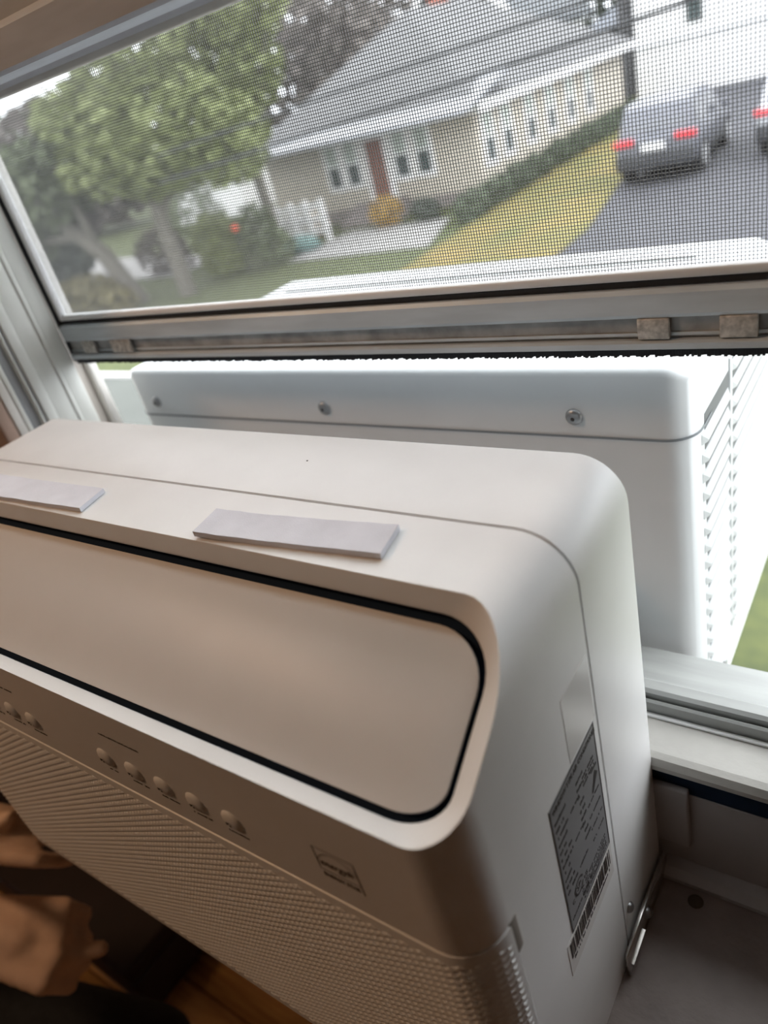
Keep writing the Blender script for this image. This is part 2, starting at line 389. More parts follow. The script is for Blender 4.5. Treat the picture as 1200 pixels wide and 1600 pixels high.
def front_housing():
    bm = bmesh.new(); N = len(R0ring)
    rings = []
    for f, d in ((0, 0), (.05, .0002), (.14, .0011), (.30, .0028), (.60, .0062), (.85, .0088), (.96, .0098), (1, .0108), (1.0, .0165)):
        rings.append([bm.verts.new(P3(p, d)) for p in lerp(R0ring, R1ring, f)])
    for j, (a, b) in enumerate(zip(rings, rings[1:])):
        for i in range(N): bm.faces.new((a[i], a[(i + 1) % N], b[(i + 1) % N], b[i])).material_index = 1 if j >= len(rings) - 2 else 0
    r0 = rings[0]; n1 = NA + 1
    yb = -YSM - .0010
    # top arch: left P1 arc (bottom->top) ... right arc
    rt = r0[:n1]; lt = r0[N - n1:]           # right: top->side ; left stored side... reversed
    arch = lt + rt                            # left side -> top -> right side
    back = [bm.verts.new((v.co.x, yb, v.co.z)) for v in arch]
    flange = []
    for v in arch:
        cx = min(max(v.co.x, -AW + R1), -R1); cz = min(v.co.z, AH - R1)
        d = Vector((v.co.x - cx, 0, v.co.z - cz)); d = d.normalized() if d.length > 1e-6 else Vector((0, 0, 1))
        flange.append(bm.verts.new(Vector((v.co.x, yb, v.co.z)) - d * .005))
    for i in range(len(arch) - 1):
        bm.faces.new((arch[i], arch[i + 1], back[i + 1], back[i])); bm.faces.new((back[i], back[i + 1], flange[i + 1], flange[i]))
    # front strip
    fr = r0[n1:2 * n1] + r0[2 * n1:N - n1]
    low = [bm.verts.new((v.co.x, v.co.y, ZG + .0006)) for v in fr]
    lowi = [bm.verts.new((-AW / 2 + (v.co.x + AW / 2) * .988, v.co.y + .004, ZG + .0006)) for v in fr]
    for i in range(len(fr) - 1):
        bm.faces.new((fr[i], fr[i + 1], low[i + 1], low[i])); bm.faces.new((low[i], low[i + 1], lowi[i + 1], lowi[i]))
    # side polygons
    for sgn, pt, bk, fs, lw in ((1, rt[-1], back[-1], fr[0], low[0]), (-1, lt[0], back[0], fr[-1], low[-1])):
        x = 0 if sgn > 0 else -AW
        b0 = bm.verts.new((x, yb, .0005)); b1 = bm.verts.new((x, XG + .0012, .0005)); b2 = bm.verts.new((x, XG + .0012, ZG + .0006))
        bm.faces.new([pt, bk, b0, b1, b2, lw, fs])
        c0 = bm.verts.new((x - sgn * .005, yb, .0005)); bm.faces.new([bk, b0, c0, flange[-1] if sgn > 0 else flange[0]])
        d1 = bm.verts.new((x - sgn * .004, XG + .0012, .0005)); d2 = bm.verts.new((x - sgn * .004, XG + .0012, ZG)); bm.faces.new([b1, b2, d2, d1])
    o = frombm('front_housing', bm, plastic, None, True, 42); o.data.materials.append(gap_dark)  # inner gap walls coloured dark to stand in for shade
    return P(o)
front_housing()
def rear_housing():
    bm = bmesh.new(); ya = -YSM + .0010
    prof = [(0, .0005)]
    for i in range(NA + 1):
        t = PI / 2 * i / NA; prof.append((-R1 + R1 * math.cos(t), AH - R1 + R1 * math.sin(t)))
    prof = prof + [(-AW - x, z) for x, z in prof[::-1]]
    def ins(p, d):
        cx = min(max(p[0], -AW + R1), -R1); cz = min(p[1], AH - R1)
        v = Vector((p[0] - cx, p[1] - cz))
        v = v.normalized() if v.length > 1e-6 else Vector((1, 0))
        return (p[0] - v.x * d, p[1] - v.y * d)
    loops = []
    for y, d in ((ya, .005), (ya, 0), (-.0022, 0), (-.0008, .0006), (0, .0022)):
        loops.append([bm.verts.new((*(q := ins(p, d))[:1], y, q[1])) for p in prof])
    n = len(prof)
    for a, b in zip(loops, loops[1:]):
        for i in range(n): bm.faces.new((a[i], a[(i + 1) % n], b[(i + 1) % n], b[i]))
    bm.faces.new(loops[-1])
    return P(frombm('rear_housing', bm, plastic, None, True, 50))
rear_housing()
P(box('added_channel_foam', (-AW + .012, .0002, .004), (-.012, .0022, AH - .013), mat('grey_added_foam', (.17, .172, .175), .9, bump=.5, bscale=500), None, .0006))  # unseen foam pad, added to cut light bounced onto the outdoor cabinet
P(prism('inner_chassis', [(-AD + .006, .002), (-AD + .006, .222), (-.150, .262), (-.118, .285), (-.10, .298), (-.004, .298), (-.004, .002)], 'x', -AW + .0065, -.0065, plastic_core))
# flap: dark well behind it and the plate itself
def flap():
    bm = bmesh.new()
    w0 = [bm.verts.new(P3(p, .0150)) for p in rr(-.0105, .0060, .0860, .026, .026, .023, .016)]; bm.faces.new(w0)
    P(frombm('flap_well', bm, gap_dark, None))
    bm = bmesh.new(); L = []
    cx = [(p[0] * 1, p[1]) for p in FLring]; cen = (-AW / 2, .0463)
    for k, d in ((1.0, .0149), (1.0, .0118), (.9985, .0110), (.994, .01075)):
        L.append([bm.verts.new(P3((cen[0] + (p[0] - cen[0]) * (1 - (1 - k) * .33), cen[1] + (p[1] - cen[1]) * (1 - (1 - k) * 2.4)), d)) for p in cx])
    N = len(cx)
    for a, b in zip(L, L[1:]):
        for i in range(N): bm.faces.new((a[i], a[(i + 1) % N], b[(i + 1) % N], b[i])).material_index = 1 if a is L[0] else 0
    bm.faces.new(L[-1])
    o = P(frombm('air_flap', bm, plastic_f, None, True, 40)); o.data.materials.append(gap_dark)  # flap edge coloured dark so the gap looks shaded
flap()
# front grille with its field of raised diamonds
def plan_pt(u):                 # u = distance along front outline from right side seam; returns (x,y,nx,ny)
    L1 = R2 * PI / 2; fl_ = AW - 2 * R2
    if u < L1: a = u / R2; return (-R2 + R2 * math.cos(a), -AD + R2 - R2 * math.sin(a), math.cos(a), -math.sin(a))
    if u < L1 + fl_: return (-R2 - (u - L1), -AD, 0, -1)
    a = PI / 2 + (u - L1 - fl_) / R2; return (-AW + R2 + R2 * math.cos(a), -AD + R2 - R2 * math.sin(a), math.cos(a), -math.sin(a))
def grille():
    Ltot = R2 * PI + AW - 2 * R2; off = .0006
    us = [R2 * PI / 2 * i / 10 for i in range(11)]; us += [Ltot - u for u in us[::-1]]
    bm = bmesh.new(); cols = []
    for u in us:
        x, y, nx, ny = plan_pt(u); c = []
        for z, d in ((.0005, -.004), (.0005, off), (ZG - .0022, off), (ZG - .0008, off - .0003), (ZG - .0004, off - .0012), (ZG - .0004, -.004)):
            c.append(bm.verts.new((x + nx * d, y + ny * d, z)))
        cols.append(c)
    for a, b in zip(cols, cols[1:]):
        for i in range(5): bm.faces.new((a[i], b[i], b[i + 1], a[i + 1]))
    bm.faces.new(cols[0]); bm.faces.new(cols[-1][::-1])
    g = P(frombm('front_grille', bm, plastic, None, True, 30))
    v = []; f = []; px, pz = .0081, .00235
    row = 0; z = .0085
    while z < ZG - .0055:
        u = .0050 + (px / 2 if row % 2 else 0)
        while u < Ltot - .0045:
            i = len(v)
            for du, dz, h in ((-.0034, 0, 0), (0, -.0019, 0), (.0034, 0, 0), (0, .0019, 0), (-.0011, 0, .0007), (0, -.0006, .0007), (.0011, 0, .0007), (0, .0006, .0007)):
                x, y, nx, ny = plan_pt(u + du); v.append((x + nx * (off - .0001 + h), y + ny * (off - .0001 + h), z + dz))
            f.extend([(i, i + 1, i + 5, i + 4), (i + 1, i + 2, i + 6, i + 5), (i + 2, i + 3, i + 7, i + 6), (i + 3, i, i + 4, i + 7), (i + 4, i + 5, i + 6, i + 7)])
            u += px
        z += pz; row += 1
    s = mesh('grille_studs', v, f, plastic, g); s['kind'] = 'stuff'; s.matrix_parent_inverse = Matrix.Identity(4)
grille()
# finger notch on the right side beside the grille
P(box('finger_notch', (-.0040, -.1672, .1745), (.0004, -.1605, .1975), plastic_core, None, .0015))
# control buttons with their printing
FM = Matrix(((1, 0, 0, 0), (0, 0, -1, -AD - .00015), (0, 1, 0, 0), (0, 0, 0, 1)))   # text frame on the front face (x right, z up)
def strokes(name, segs, m, frame, parent_to_ac=True):
    bm = bmesh.new()
    for x0, z0, x1, z1 in segs: bm_box(bm, (x0, z0, -.00006), (x1, z1, .00008))
    bmesh.ops.transform(bm, matrix=frame, verts=bm.verts)
    return P(frombm(name, bm, m, None))
def scribble(x0, x1, z, h, dens=.55):
    out = []; x = x0
    while x < x1:
        w = random.uniform(.0004, .0011); hh = h * random.uniform(.6, 1)
        if random.random() < .85: out.append((x, z, min(x + w, x1), z + hh))
        x += w + random.uniform(.0002, .0006)
    return out
for i, bx in enumerate((-.3335, -.3095, -.2865, -.2165, -.1930, -.1698, -.1465, -.1222)):
    b = P(dome('control_button', (bx, -AD + .0002, .2197), (0, -1, 0), .0066, .0022, plastic, None, 18, 4))
    strokes('button_print', scribble(bx - .0065, bx + .0065, .2095, .0012) if i != 3 else scribble(bx - .003, bx + .004, .2095, .001), ink, FM)
    segs = [(bx - .0016, .2192, bx - .0006, .2208), (bx + .0002, .2186, bx + .0012, .2194), (bx - .0003, .2201, bx + .0004, .2209)]
    strokes('button_icon', segs, ink, Matrix.Translation((0, -.0022, 0)) @ FM)
strokes('panel_print', scribble(-.2075, -.1755, .2412, .0011), ink, FM)
strokes('panel_print', scribble(-.330, -.2905, .2406, .0011), ink, FM)
# energy mark
def energy():
    x0, x1, z0, z1 = -.0710, -.0500, .2125, .2330; t = .00028
    seg = [(x0, z1 - t, x1, z1), (x0, z0 + .0055, x0 + t, z1), (x1 - t, z0, x1, z1), (x0, z0 + .0055, x1, z0 + .0055 + t)]
    bm = bmesh.new()
    for a in seg: bm_box(bm, (a[0], a[1], -.00006), (a[2], a[3], .00008))
    pr = None
    for i in range(15):
        a = PI * (.08 + .84 * i / 14); c = ((x0 + x1) / 2 - .0103 * math.cos(a), z1 - .0115 + .0098 * math.sin(a))
        if pr:
            d = Vector((c[0] - pr[0], c[1] - pr[1])); n = Vector((-d.y, d.x)).normalized() * t * .6
            vs = [bm.verts.new((p[0] + s * n.x, p[1] + s * n.y, .00008)) for p, s in ((pr, -1), (c, -1), (c, 1), (pr, 1))]; bm.faces.new(vs)
        pr = c
    star = [(.0026 if k % 2 == 0 else .0011, PI / 2 + k * PI / 5) for k in range(10)]
    bm.faces.new([bm.verts.new((x1 - .0040 + r * math.cos(a), z0 + .0115 + r * math.sin(a), .00008)) for r, a in star])
    bmesh.ops.transform(bm, matrix=FM, verts=bm.verts)
    P(frombm('energy_mark', bm, ink_g, None, fix=False))
    P(text('energy_script', 'energy', FM @ Matrix.Translation((x0 + .0012, z0 + .0092, 0)), .0062, ink_g, None, shear=.3, sx=.82))
    P(text('energy_words', 'ENERGY STAR', FM @ Matrix.Translation((x0 + .0006, z0 + .0012, 0)), .0037, ink_g, None, sx=.80))
energy()
# stickers on the right side (frame: +y right, +z up, facing +x)
SM = Matrix(((0, 0, 1, .00025), (1, 0, 0, 0), (0, 1, 0, 0), (0, 0, 0, 1)))
tag(P(box('blank_sticker', (-.0002, -.0985, .2118), (.00015, -.0690, .2500), clear_label)), 'glossy clear sticker above the silver rating label')
tag(P(box('rating_label', (-.0002, -.1240, .1205), (.00018, -.0715, .2105), silver_label, None)), 'silver-grey rating label with dark print')
bd = .0007
strokes('label_border', [(-.1236, .2096, -.0719, .2101), (-.1236, .1209, -.0719, .1213), (-.1236, .1209, -.1230, .2101), (-.0725, .1209, -.0719, .2101)], ink, SM)
P(text('label_heading', 'WINDOW TYPE AIR CONDITIONER', SM @ Matrix.Translation((-.1212, .2042, 0)), .0042, ink, None, sx=.74))
lines = []
for k in range(11):
    z = .1975 - k * .0050
    lines += scribble(-.1212, -.1212 + random.choice((.007, .010, .012)), z, .0017)
    if k % 4 == 2: lines += scribble(-.1060, -.0960, z, .0013)
for k in range(9): lines += scribble(-.0975, -.0975 + random.choice((.004, .006, .008)), .1960 - k * .0050, .0018)
for k in range(3): lines += scribble(-.0905, -.0768, .1925 - k * .0026, .0015)
for k in range(4): lines += scribble(-.0890, -.0750, .1700 - k * .0085, .0012)
for k in range(5): lines += scribble(-.1080, -.0760, .1330 - k * .0023, .0012)
lines += scribble(-.1212, -.0960, .1275, .0014)
strokes('label_print', lines, ink, SM)
def safety_mark():
    bm = bmesh.new(); c = (-.1100, .1395); 
    for k in range(20):
        a0, a1 = 2 * PI * k / 20, 2 * PI * (k + 1) / 20
        if k in (0, 19): continue
        vs = [bm.verts.new((c[0] + r * math.cos(a), c[1] + r * math.sin(a), .0001)) for r, a in ((.0052, a0), (.0052, a1), (.0040, a1), (.0040, a0))]; bm.faces.new(vs)
    bmesh.ops.transform(bm, matrix=SM, verts=bm.verts); P(frombm('safety_mark', bm, ink, None, fix=False))
    P(text('safety_letters', 'SP', SM @ Matrix.Translation((c[0] - .0028, c[1] - .0018, 0)), .0052, ink, None))
    P(text('safety_letters', 'C', SM @ Matrix.Translation((c[0] - .0088, c[1] - .0040, 0)), .0038, ink, None))
    P(text('safety_letters', 'US', SM @ Matrix.Translation((c[0] + .0058, c[1] - .0040, 0)), .0038, ink, None))
    bm = bmesh.new()                        # bin-shaped warning mark at the right
    bm_box(bm, (-.0815, .1855, 0), (-.0745, .1868, .0001)); 
    bm.faces.new([bm.verts.new(p) for p in ((-.0830, .1730, .0001), (-.0775, .1840, .0001), (-.0745, .1800, .0001), (-.0765, .1780, .0001), (-.0815, .1725, .0001))])
    bmesh.ops.transform(bm, matrix=SM, verts=bm.verts); P(frombm('warning_mark', bm, ink, None, fix=False))
safety_mark()
tag(P(box('barcode_label', (-.0002, -.1310, .0955), (.00018, -.0715, .1200), paper_label)), 'white barcode strip under the silver label')
bars = []; x = -.1285
while x < -.0740:
    w = random.choice((.0005, .0005, .001, .0015)); bars.append((x, .1065, x + w, .1180)); x += w + random.choice((.0005, .0007, .0012))
strokes('barcode_bars', bars, ink, SM)
strokes('barcode_digits', scribble(-.126, -.0765, .1030, .0020), ink, SM)
# little side bracket with its bolt
P(prism('side_bracket', [(-.0775, .0010), (-.0775, .0225), (-.050, .0245), (-.0010, .0195), (-.0010, .0010)], 'x', .0024, .0042, chrome, None, .0004, 1))
P(box('bracket_lip', (.0043, -.0745, .0090), (.0058, -.0520, .0105), chrome))
P(dome('bracket_bolt', (.0043, -.0440, .0160), (1, 0, 0), .0036, .0036, screw_m))
P(dome('bracket_bolt', (.0002, -.0585, .0410), (1, 0, 0), .0034, .0026, screw_m))
# bridge through the window and the outdoor half
P(box('bridge', (-.45, -.001, .126), (-.06, .1145, .165), steel_white, None, .003))
OXL, OXR, OY0, OY1, OZ0, OZ1 = -.528, .0, .1134, .372, -.004, .3015
def outdoor():
    bm = bmesh.new(); v, f = bm_box(bm, (OXL, OY0, OZ0), (OXR, OY1, OZ1))
    def E(test): return [e for e in bm.edges if test(e.verts[0].co, e.verts[1].co)]
    eq = lambda a, b: abs(a - b) < 1e-6
    ed = E(lambda a, b: (eq(a.y, OY0) and eq(b.y, OY0) and eq(a.x, b.x)) or (eq(a.z, OZ1) and eq(b.z, OZ1) and eq(a.x, b.x)))
    bmesh.ops.bevel(bm, geom=ed, offset=.018, segments=8, profile=.5, affect='EDGES')
    bm.edges.ensure_lookup_table()
    sh = [e for e in bm.edges if len(e.link_faces) == 2 and e.calc_face_angle(0) > 1.0 and min(e.verts[0].co.z, e.verts[1].co.z) > .2]
    bmesh.ops.bevel(bm, geom=sh, offset=.005, segments=3, profile=.5, affect='EDGES')
    P(frombm('outdoor_cabinet', bm, steel_white, None, True, 40))
outdoor()
def cap_seam():                 # cap overlaps the cabinet by a hair: grey strip drawn as a shadow line at z .256
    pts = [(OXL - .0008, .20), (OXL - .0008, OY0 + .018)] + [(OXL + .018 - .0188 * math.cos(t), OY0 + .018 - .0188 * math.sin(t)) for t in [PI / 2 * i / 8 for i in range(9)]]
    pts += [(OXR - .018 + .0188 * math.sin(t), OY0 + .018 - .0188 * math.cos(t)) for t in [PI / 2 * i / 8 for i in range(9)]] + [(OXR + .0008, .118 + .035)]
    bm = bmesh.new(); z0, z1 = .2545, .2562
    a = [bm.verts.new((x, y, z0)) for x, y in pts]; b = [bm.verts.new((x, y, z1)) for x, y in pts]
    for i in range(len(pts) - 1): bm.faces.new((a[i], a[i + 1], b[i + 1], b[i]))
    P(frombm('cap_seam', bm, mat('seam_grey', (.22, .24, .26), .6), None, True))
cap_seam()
for sxp, szp in ((-.4915, .2690), (-.2806, .2690), (-.0724, .2692)):
    s = P(dome('cabinet_screw', (sxp, OY0 - .0002, szp), (0, -1, 0), .0058, .0032, screw_m, None, 18, 4))
    P(dome('screw_recess', (sxp, OY0 - .0031, szp - .0004), (0, -1, 0), .0016, .0006, ink, None, 8, 2))
def louver_mesh(y0, y1):
    pr = [(0, .0036), (.0010, .0034), (.0026, -.0022), (.0024, -.0036), (0, -.0040)]
    v = []; f = []
    for y, k in ((y0, 0), (y0 + .006, 1), (y1 - .004, 1), (y1, 0)): v += [(max(x * k, .00005), y, z) for x, z in pr]
    for a in range(3):
        for j in range(4): f.append((a * 5 + j, a * 5 + 5 + j, a * 5 + 6 + j, a * 5 + 1 + j))
    me = bpy.data.meshes.new('louver'); me.from_pydata(v, [], f); me.update(); me.materials.append(louver_m); return me
lm1, lm2 = louver_mesh(.130, .200), louver_mesh(.209, .345)
for k in range(17):
    z = .0420 + k * .0137
    for lm in (lm1, lm2):
        if lm is lm1 and z > .258: continue
        o = bpy.data.objects.new('louver', lm); COL.objects.link(o); P(o); o.location = (OXR, 0, z)
P(box('louver_shade', (OXR - .001, .1370, .0340), (OXR + .0003, .2000, .262), mat('shade_grey', (.13, .135, .14), .6)))  # dark backing puts the shade between louvers into colour
P(box('louver_shade', (OXR - .001, .2090, .0340), (OXR + .0003, .3430, .268), mat('shade_grey', (.13, .135, .14), .6)))
P(box('louver_post', (OXR - .0002, .2015, .036), (OXR + .0012, .2075, .2700), louver_m, None, .0004))
P(dome('side_screw', (OXR, .178, .0195), (1, 0, 0), .0042, .0024, screw_m))
P(box('rear_flange', (OXR - .003, OY1 - .012, OZ0), (OXR + .0025, OY1 + .001, .272), steel_white, None, .001))
P(box('cap_ridge', (OXL + .04, .325, OZ1 - .0004), (OXR - .05, .331, OZ1 + .0022), steel_white, None, .001))

# loose foam strips lying on the unit
def strip(name, pts, z, th, lift, label):
    v = []; n = len(pts)
    NX = 14; a, b, c, d = [Vector((*p, 0)) for p in pts]          # back-left, back-right, front-right, front-left
    bm = bmesh.new(); top = []; bot = []
    for i in range(NX + 1):
        u = i / NX
        for j, (p, q) in enumerate(((a, b), (d, c))):
            w = p.lerp(q, u); h = z + lift * (u - .5) ** 2 * 4 * (1 if u < .5 else .25)
            jx = random.uniform(-.0003, .0003)
            bot.append(bm.verts.new((w.x, w.y + jx, h))); top.append(bm.verts.new((w.x, w.y + jx, h + th)))
    for i in range(NX):
        k = 2 * i
        bm.faces.new((top[k], top[k + 2], top[k + 3], top[k + 1])); bm.faces.new((bot[k], bot[k + 1], bot[k + 3], bot[k + 2]))
        bm.faces.new((top[k], bot[k], bot[k + 2], top[k + 2])); bm.faces.new((top[k + 1], top[k + 3], bot[k + 3], bot[k + 1]))
    bm.faces.new((top[0], top[1], bot[1], bot[0])); bm.faces.new((top[-2], bot[-2], bot[-1], top[-1]))
    return tag(frombm(name, bm, foam_m, None), label, 'foam strip')
strip('foam_strip', [(-.1822, -.0886), (-.0745, -.0790), (-.0705, -.1000), (-.1790, -.1090)], AH + .0001, .0030, .0012, 'white foam strip lying along the middle of the white top, right one of two')
strip('foam_strip', [(-.412, -.0868), (-.2860, -.0846), (-.2815, -.1060), (-.404, -.1095)], AH + .0001, .0028, .0008, 'white foam strip cut off by the left edge of the photo')
tag(P(box('dust_speck', (-.169, -.030, AH - .0001), (-.1682, -.0293, AH + .0003), ink)), None)

# stool screw and small dents
sw = tag(dome('sill_screw', (.0255, -.0165, .0000), (0, 0, 1), .0048, .0014, mat('rusty_screw', (.10, .075, .055), .6, .5)), 'dark rusty round screw head on the worn inner sill', 'screw')

# ================================================================== ROOM FURNITURE AND PERSON
ch = empty('storage_bench', (-1.2, -.17, -.75), 'low dark brown upholstered bench on the floor under the window', 'bench')
def PC(o, p): o.parent = p; o.matrix_parent_inverse = Matrix.Translation(-Vector(p.location)); return o
PC(box('bench_body', (-1.75, -.145, -.73), (-.81, -.02, -.64), chest_m, None, .006), ch)
PC(box('bench_cushion', (-1.753, -.148, -.639), (-.807, -.018, -.60), chest_m, None, .012, 4), ch)
for fx in (-1.70, -.86):
    for fy in (-.125, -.04): PC(box('foot', (fx - .015, fy - .012, -.7499), (fx + .015, fy + .012, -.731), chest_m, None, .003), ch)

# --- person: seated at the left, mostly outside the frame, hands held by the knee
def ball(bm, c, r, sub=2, sc=(1, 1, 1)):
    M = Matrix.Translation(Vector(c)) @ Matrix.Diagonal((r * sc[0], r * sc[1], r * sc[2], 1))
    bmesh.ops.create_icosphere(bm, subdivisions=sub, radius=1, matrix=M)
def limb(bm, pts, rads, n=10, k=4):
    """tapered limb: swept tube with balls at its joints"""
    P_ = [Vector(p) for p in pts]; Q = []; R_ = []
    for i in range(len(P_) - 1):
        for j in range(k): Q.append(P_[i].lerp(P_[i + 1], j / k)); R_.append(rads[i] + (rads[i + 1] - rads[i]) * j / k)
    Q.append(P_[-1]); R_.append(rads[-1])
    bm_tube(bm, Q, R_, n)
    for p, r in zip(P_, rads): ball(bm, p, r)
def fuse(name, bm, voxel, m, parent, smooth_it=4):
    me = bpy.data.meshes.new(name); bm.to_mesh(me); bm.free()
    o = bpy.data.objects.new(name, me); COL.objects.link(o)
    md = o.modifiers.new('r', 'REMESH'); md.mode = 'VOXEL'; md.voxel_size = voxel; md.use_smooth_shade = True
    ms = o.modifiers.new('s', 'SMOOTH'); ms.factor = .5; ms.iterations = smooth_it
    bpy.context.view_layer.update()
    me2 = bpy.data.meshes.new_from_object(o.evaluated_get(bpy.context.evaluated_depsgraph_get()))
    bpy.data.objects.remove(o); me2.name = name; me2.materials.clear()
    o = link(name, me2, m, None, True, 80)
    return PC(o, parent)
def hand(bm, wrist, F, U, thumb_left, curl, sc=1.0, thumb_dir=None):
    """palm, four bent fingers of different length and a thumb. F: wrist->knuckles, U: back of the hand"""
    F = Vector(F).normalized(); U = (Vector(U) - F * Vector(U).dot(F)).normalized(); T = F.cross(U).normalized() * (1 if thumb_left else -1)
    w = Vector(wrist)
    lens = ((.045, .026, .022), (.050, .030, .023), (.046, .028, .022), (.036, .021, .019))
    for i in range(4):
        off = (.030 - .020 * i) * sc
        k = w + F * (.088 - .004 * abs(i - 1)) * sc + T * off
        limb(bm, [w + T * off * .55 + F * .01, k], [.0155 * sc, .0122 * sc], 8, 2)
        ang = 0; p = k
        pts = [k]; rad = [.0108 * sc]
        for j, L in enumerate(lens[i]):
            ang += curl[i][j]; d = F * math.cos(ang) - U * math.sin(ang)
            p = p + d * L * sc; pts.append(p); rad.append((.0096, .0088, .0076)[j] * sc)
        limb(bm, pts, rad, 8, 2)
    # thumb leaves the side of the palm near its base
    b = w + F * .026 * sc + T * .026 * sc - U * .006 * sc
    td = Vector(thumb_dir) if thumb_dir else (F * .75 + T * .75 - U * .35)
    td.normalize(); t1 = b + td * .045 * sc; d2 = (td * .7 + F * .5 - T * .15 - U * .25).normalized()
    limb(bm, [b, t1, t1 + d2 * .032 * sc, t1 + d2 * .055 * sc], [.0165 * sc, .0122 * sc, .0108 * sc, .0085 * sc], 8, 2)
    limb(bm, [w - F * .012, w + F * .05 * sc], [.022 * sc, .021 * sc], 10, 2)
pe = tag(empty('person', (-.95, -.42, -.75)), 'person in black trousers sitting left of the unit with bare hands by the knee', 'person')
HIP = Vector((-.96, -.44, -.30)); KN = Vector((-.555, -.225, -.435)); AN = Vector((-.62, -.33, -.70))
HIP2 = Vector((-1.02, -.62, -.30)); KN2 = Vector((-.60, -.66, -.34)); AN2 = Vector((-.56, -.66, -.69))
SH1, SH2 = Vector((-1.08, -.46, .12)), Vector((-1.08, -.78, .12))
NK, HD = Vector((-1.06, -.63, .25)), Vector((-1.01, -.62, .40))
W1 = Vector((-.655, -.252, -.176)); EL1 = Vector((-.90, -.27, -.09))
W2 = Vector((-.728, -.212, -.108)); EL2 = Vector((-.88, -.50, -.08))
bm = bmesh.new()
limb(bm, [HIP * .5 + HIP2 * .5, (-1.05, -.60, -.02), (-1.08, -.63, .11)], [.125, .12, .13], 14)
limb(bm, [SH1, (-1.08, -.63, .15), SH2], [.050, .09, .050], 10)
limb(bm, [(-1.08, -.63, .15), NK, HD], [.075, .052, .055], 10)
ball(bm, HD + Vector((-.012, 0, .045)), .092, 3, (1.0, .83, 1.08)); ball(bm, HD + Vector((.040, 0, -.035)), .052, 3, (.95, .95, 1.1))
limb(bm, [HD + Vector((.074, 0, .040)), HD + Vector((.098, 0, .005))], [.010, .014], 8, 2)
for s in (-1, 1): ball(bm, HD + Vector((-.015, s * .078, .015)), .026, 2, (.7, .35, 1.2))
for a, b, c in ((HIP, KN, AN), (HIP2, KN2, AN2)):
    limb(bm, [a, b, c], [.078, .052, .036], 12, 5); limb(bm, [c, c + Vector((.05, 0, -.02)), c + Vector((.16, 0, -.028))], [.034, .032, .022], 8, 3)
limb(bm, [SH1, EL1, W1], [.046, .038, .024], 10, 4); limb(bm, [SH2, EL2, W2], [.046, .038, .024], 10, 4)
fist = ((1.35, 1.5, .9),) * 4
hand(bm, W1, (.76, .36, -.30), (.38, -.25, .88), True, fist, 1.12, (.62, .62, -.25))
hand(bm, W2, (.80, .18, .06), (.15, -.55, .85), True, ((-.9, .35, .2), (.55, .9, .5), (.8, 1.1, .6), (.9, 1.2, .6)), 1.0, (.6, .5, .6))
fuse('body', bm, .0042, skin_m, pe, 7)
bm = bmesh.new()
for a, b, c in ((HIP, KN, AN), (HIP2, KN2, AN2)):
    limb(bm, [a, a.lerp(b, .5), b, b.lerp(c, .45), c], [.098, .088, .066, .062, .056], 14, 4)
limb(bm, [HIP, HIP * .5 + HIP2 * .5, HIP2], [.10, .125, .10], 14); ball(bm, (-1.0, -.53, -.19), .135, 3, (1, 1.2, .7))
fuse('trousers', bm, .009, trouser_m, pe, 4)
bm = bmesh.new()
limb(bm, [HIP * .5 + HIP2 * .5 + Vector((0, 0, .06)), (-1.05, -.60, -.02), (-1.08, -.63, .11)], [.140, .135, .143], 14)
limb(bm, [SH1, (-1.08, -.63, .145), SH2], [.060, .092, .060], 10)
limb(bm, [SH1, SH1.lerp(EL1, .6)], [.058, .052], 10); limb(bm, [SH2, SH2.lerp(EL2, .6)], [.058, .052], 10)
fuse('shirt', bm, .009, shirt_m, pe, 4)
bm = bmesh.new(); ball(bm, HD + Vector((-.024, 0, .060)), .098, 3, (.97, .88, 1.02)); fuse('hair', bm, .008, hair_m, pe, 2)
for s in (-1, 1): PC(dome('eye', HD + Vector((.068, s * .030, .030)), (1, 0, .05), .011, .008, eye_m), pe)
for c in (AN, AN2):
    bm = bmesh.new(); q = c + Vector((0, 0, -.005)); limb(bm, [q, q + Vector((.05, 0, -.012)), q + Vector((.17, 0, -.012))], [.044, .036, .030], 10, 3); fuse('shoe', bm, .006, car_dark, pe, 3)
st = tag(empty('wooden_stool', (-1.0, -.53, -.75)), 'low wooden stool under the seated person', 'stool')
PC(box('seat', (-1.18, -.72, -.475), (-.84, -.34, -.447), floor_m, None, .006), st)
for fx in (-1.15, -.87):
    for fy in (-.69, -.37): PC(box('leg', (fx - .017, fy - .017, -.7499), (fx + .017, fy + .017, -.476), floor_m, None, .003), st)

# ================================================================== OUTDOORS
G = -3.3
def slab(name, poly, z, th, m):
    return struct(prism(name, poly, 'z', z - th, z, m))
slab('ground', [(-90, .6), (40, .6), (40, 120), (-90, 120)], G, .3, grass_m)
slab('driveway', [(-5.9, 9.5), (1.5, 9.5), (2.5, 35.9), (-11.2, 38), (-6.85, 20.8)], G + .03, .025, asphalt_m)
slab('lawn_strip', [(-9.5, 12), (-5.95, 10), (-5.95, 15.2), (-6.9, 20.8), (-12.8, 44.6), (-13.1, 42.1), (-9.9, 22.8)], G + .05, .04, strip_m)
slab('walkway', [(-14.6, 15.4), (-10.0, 15.4), (-10.9, 18.2), (-14.4, 18.2)], G + .04, .03, concrete_m)

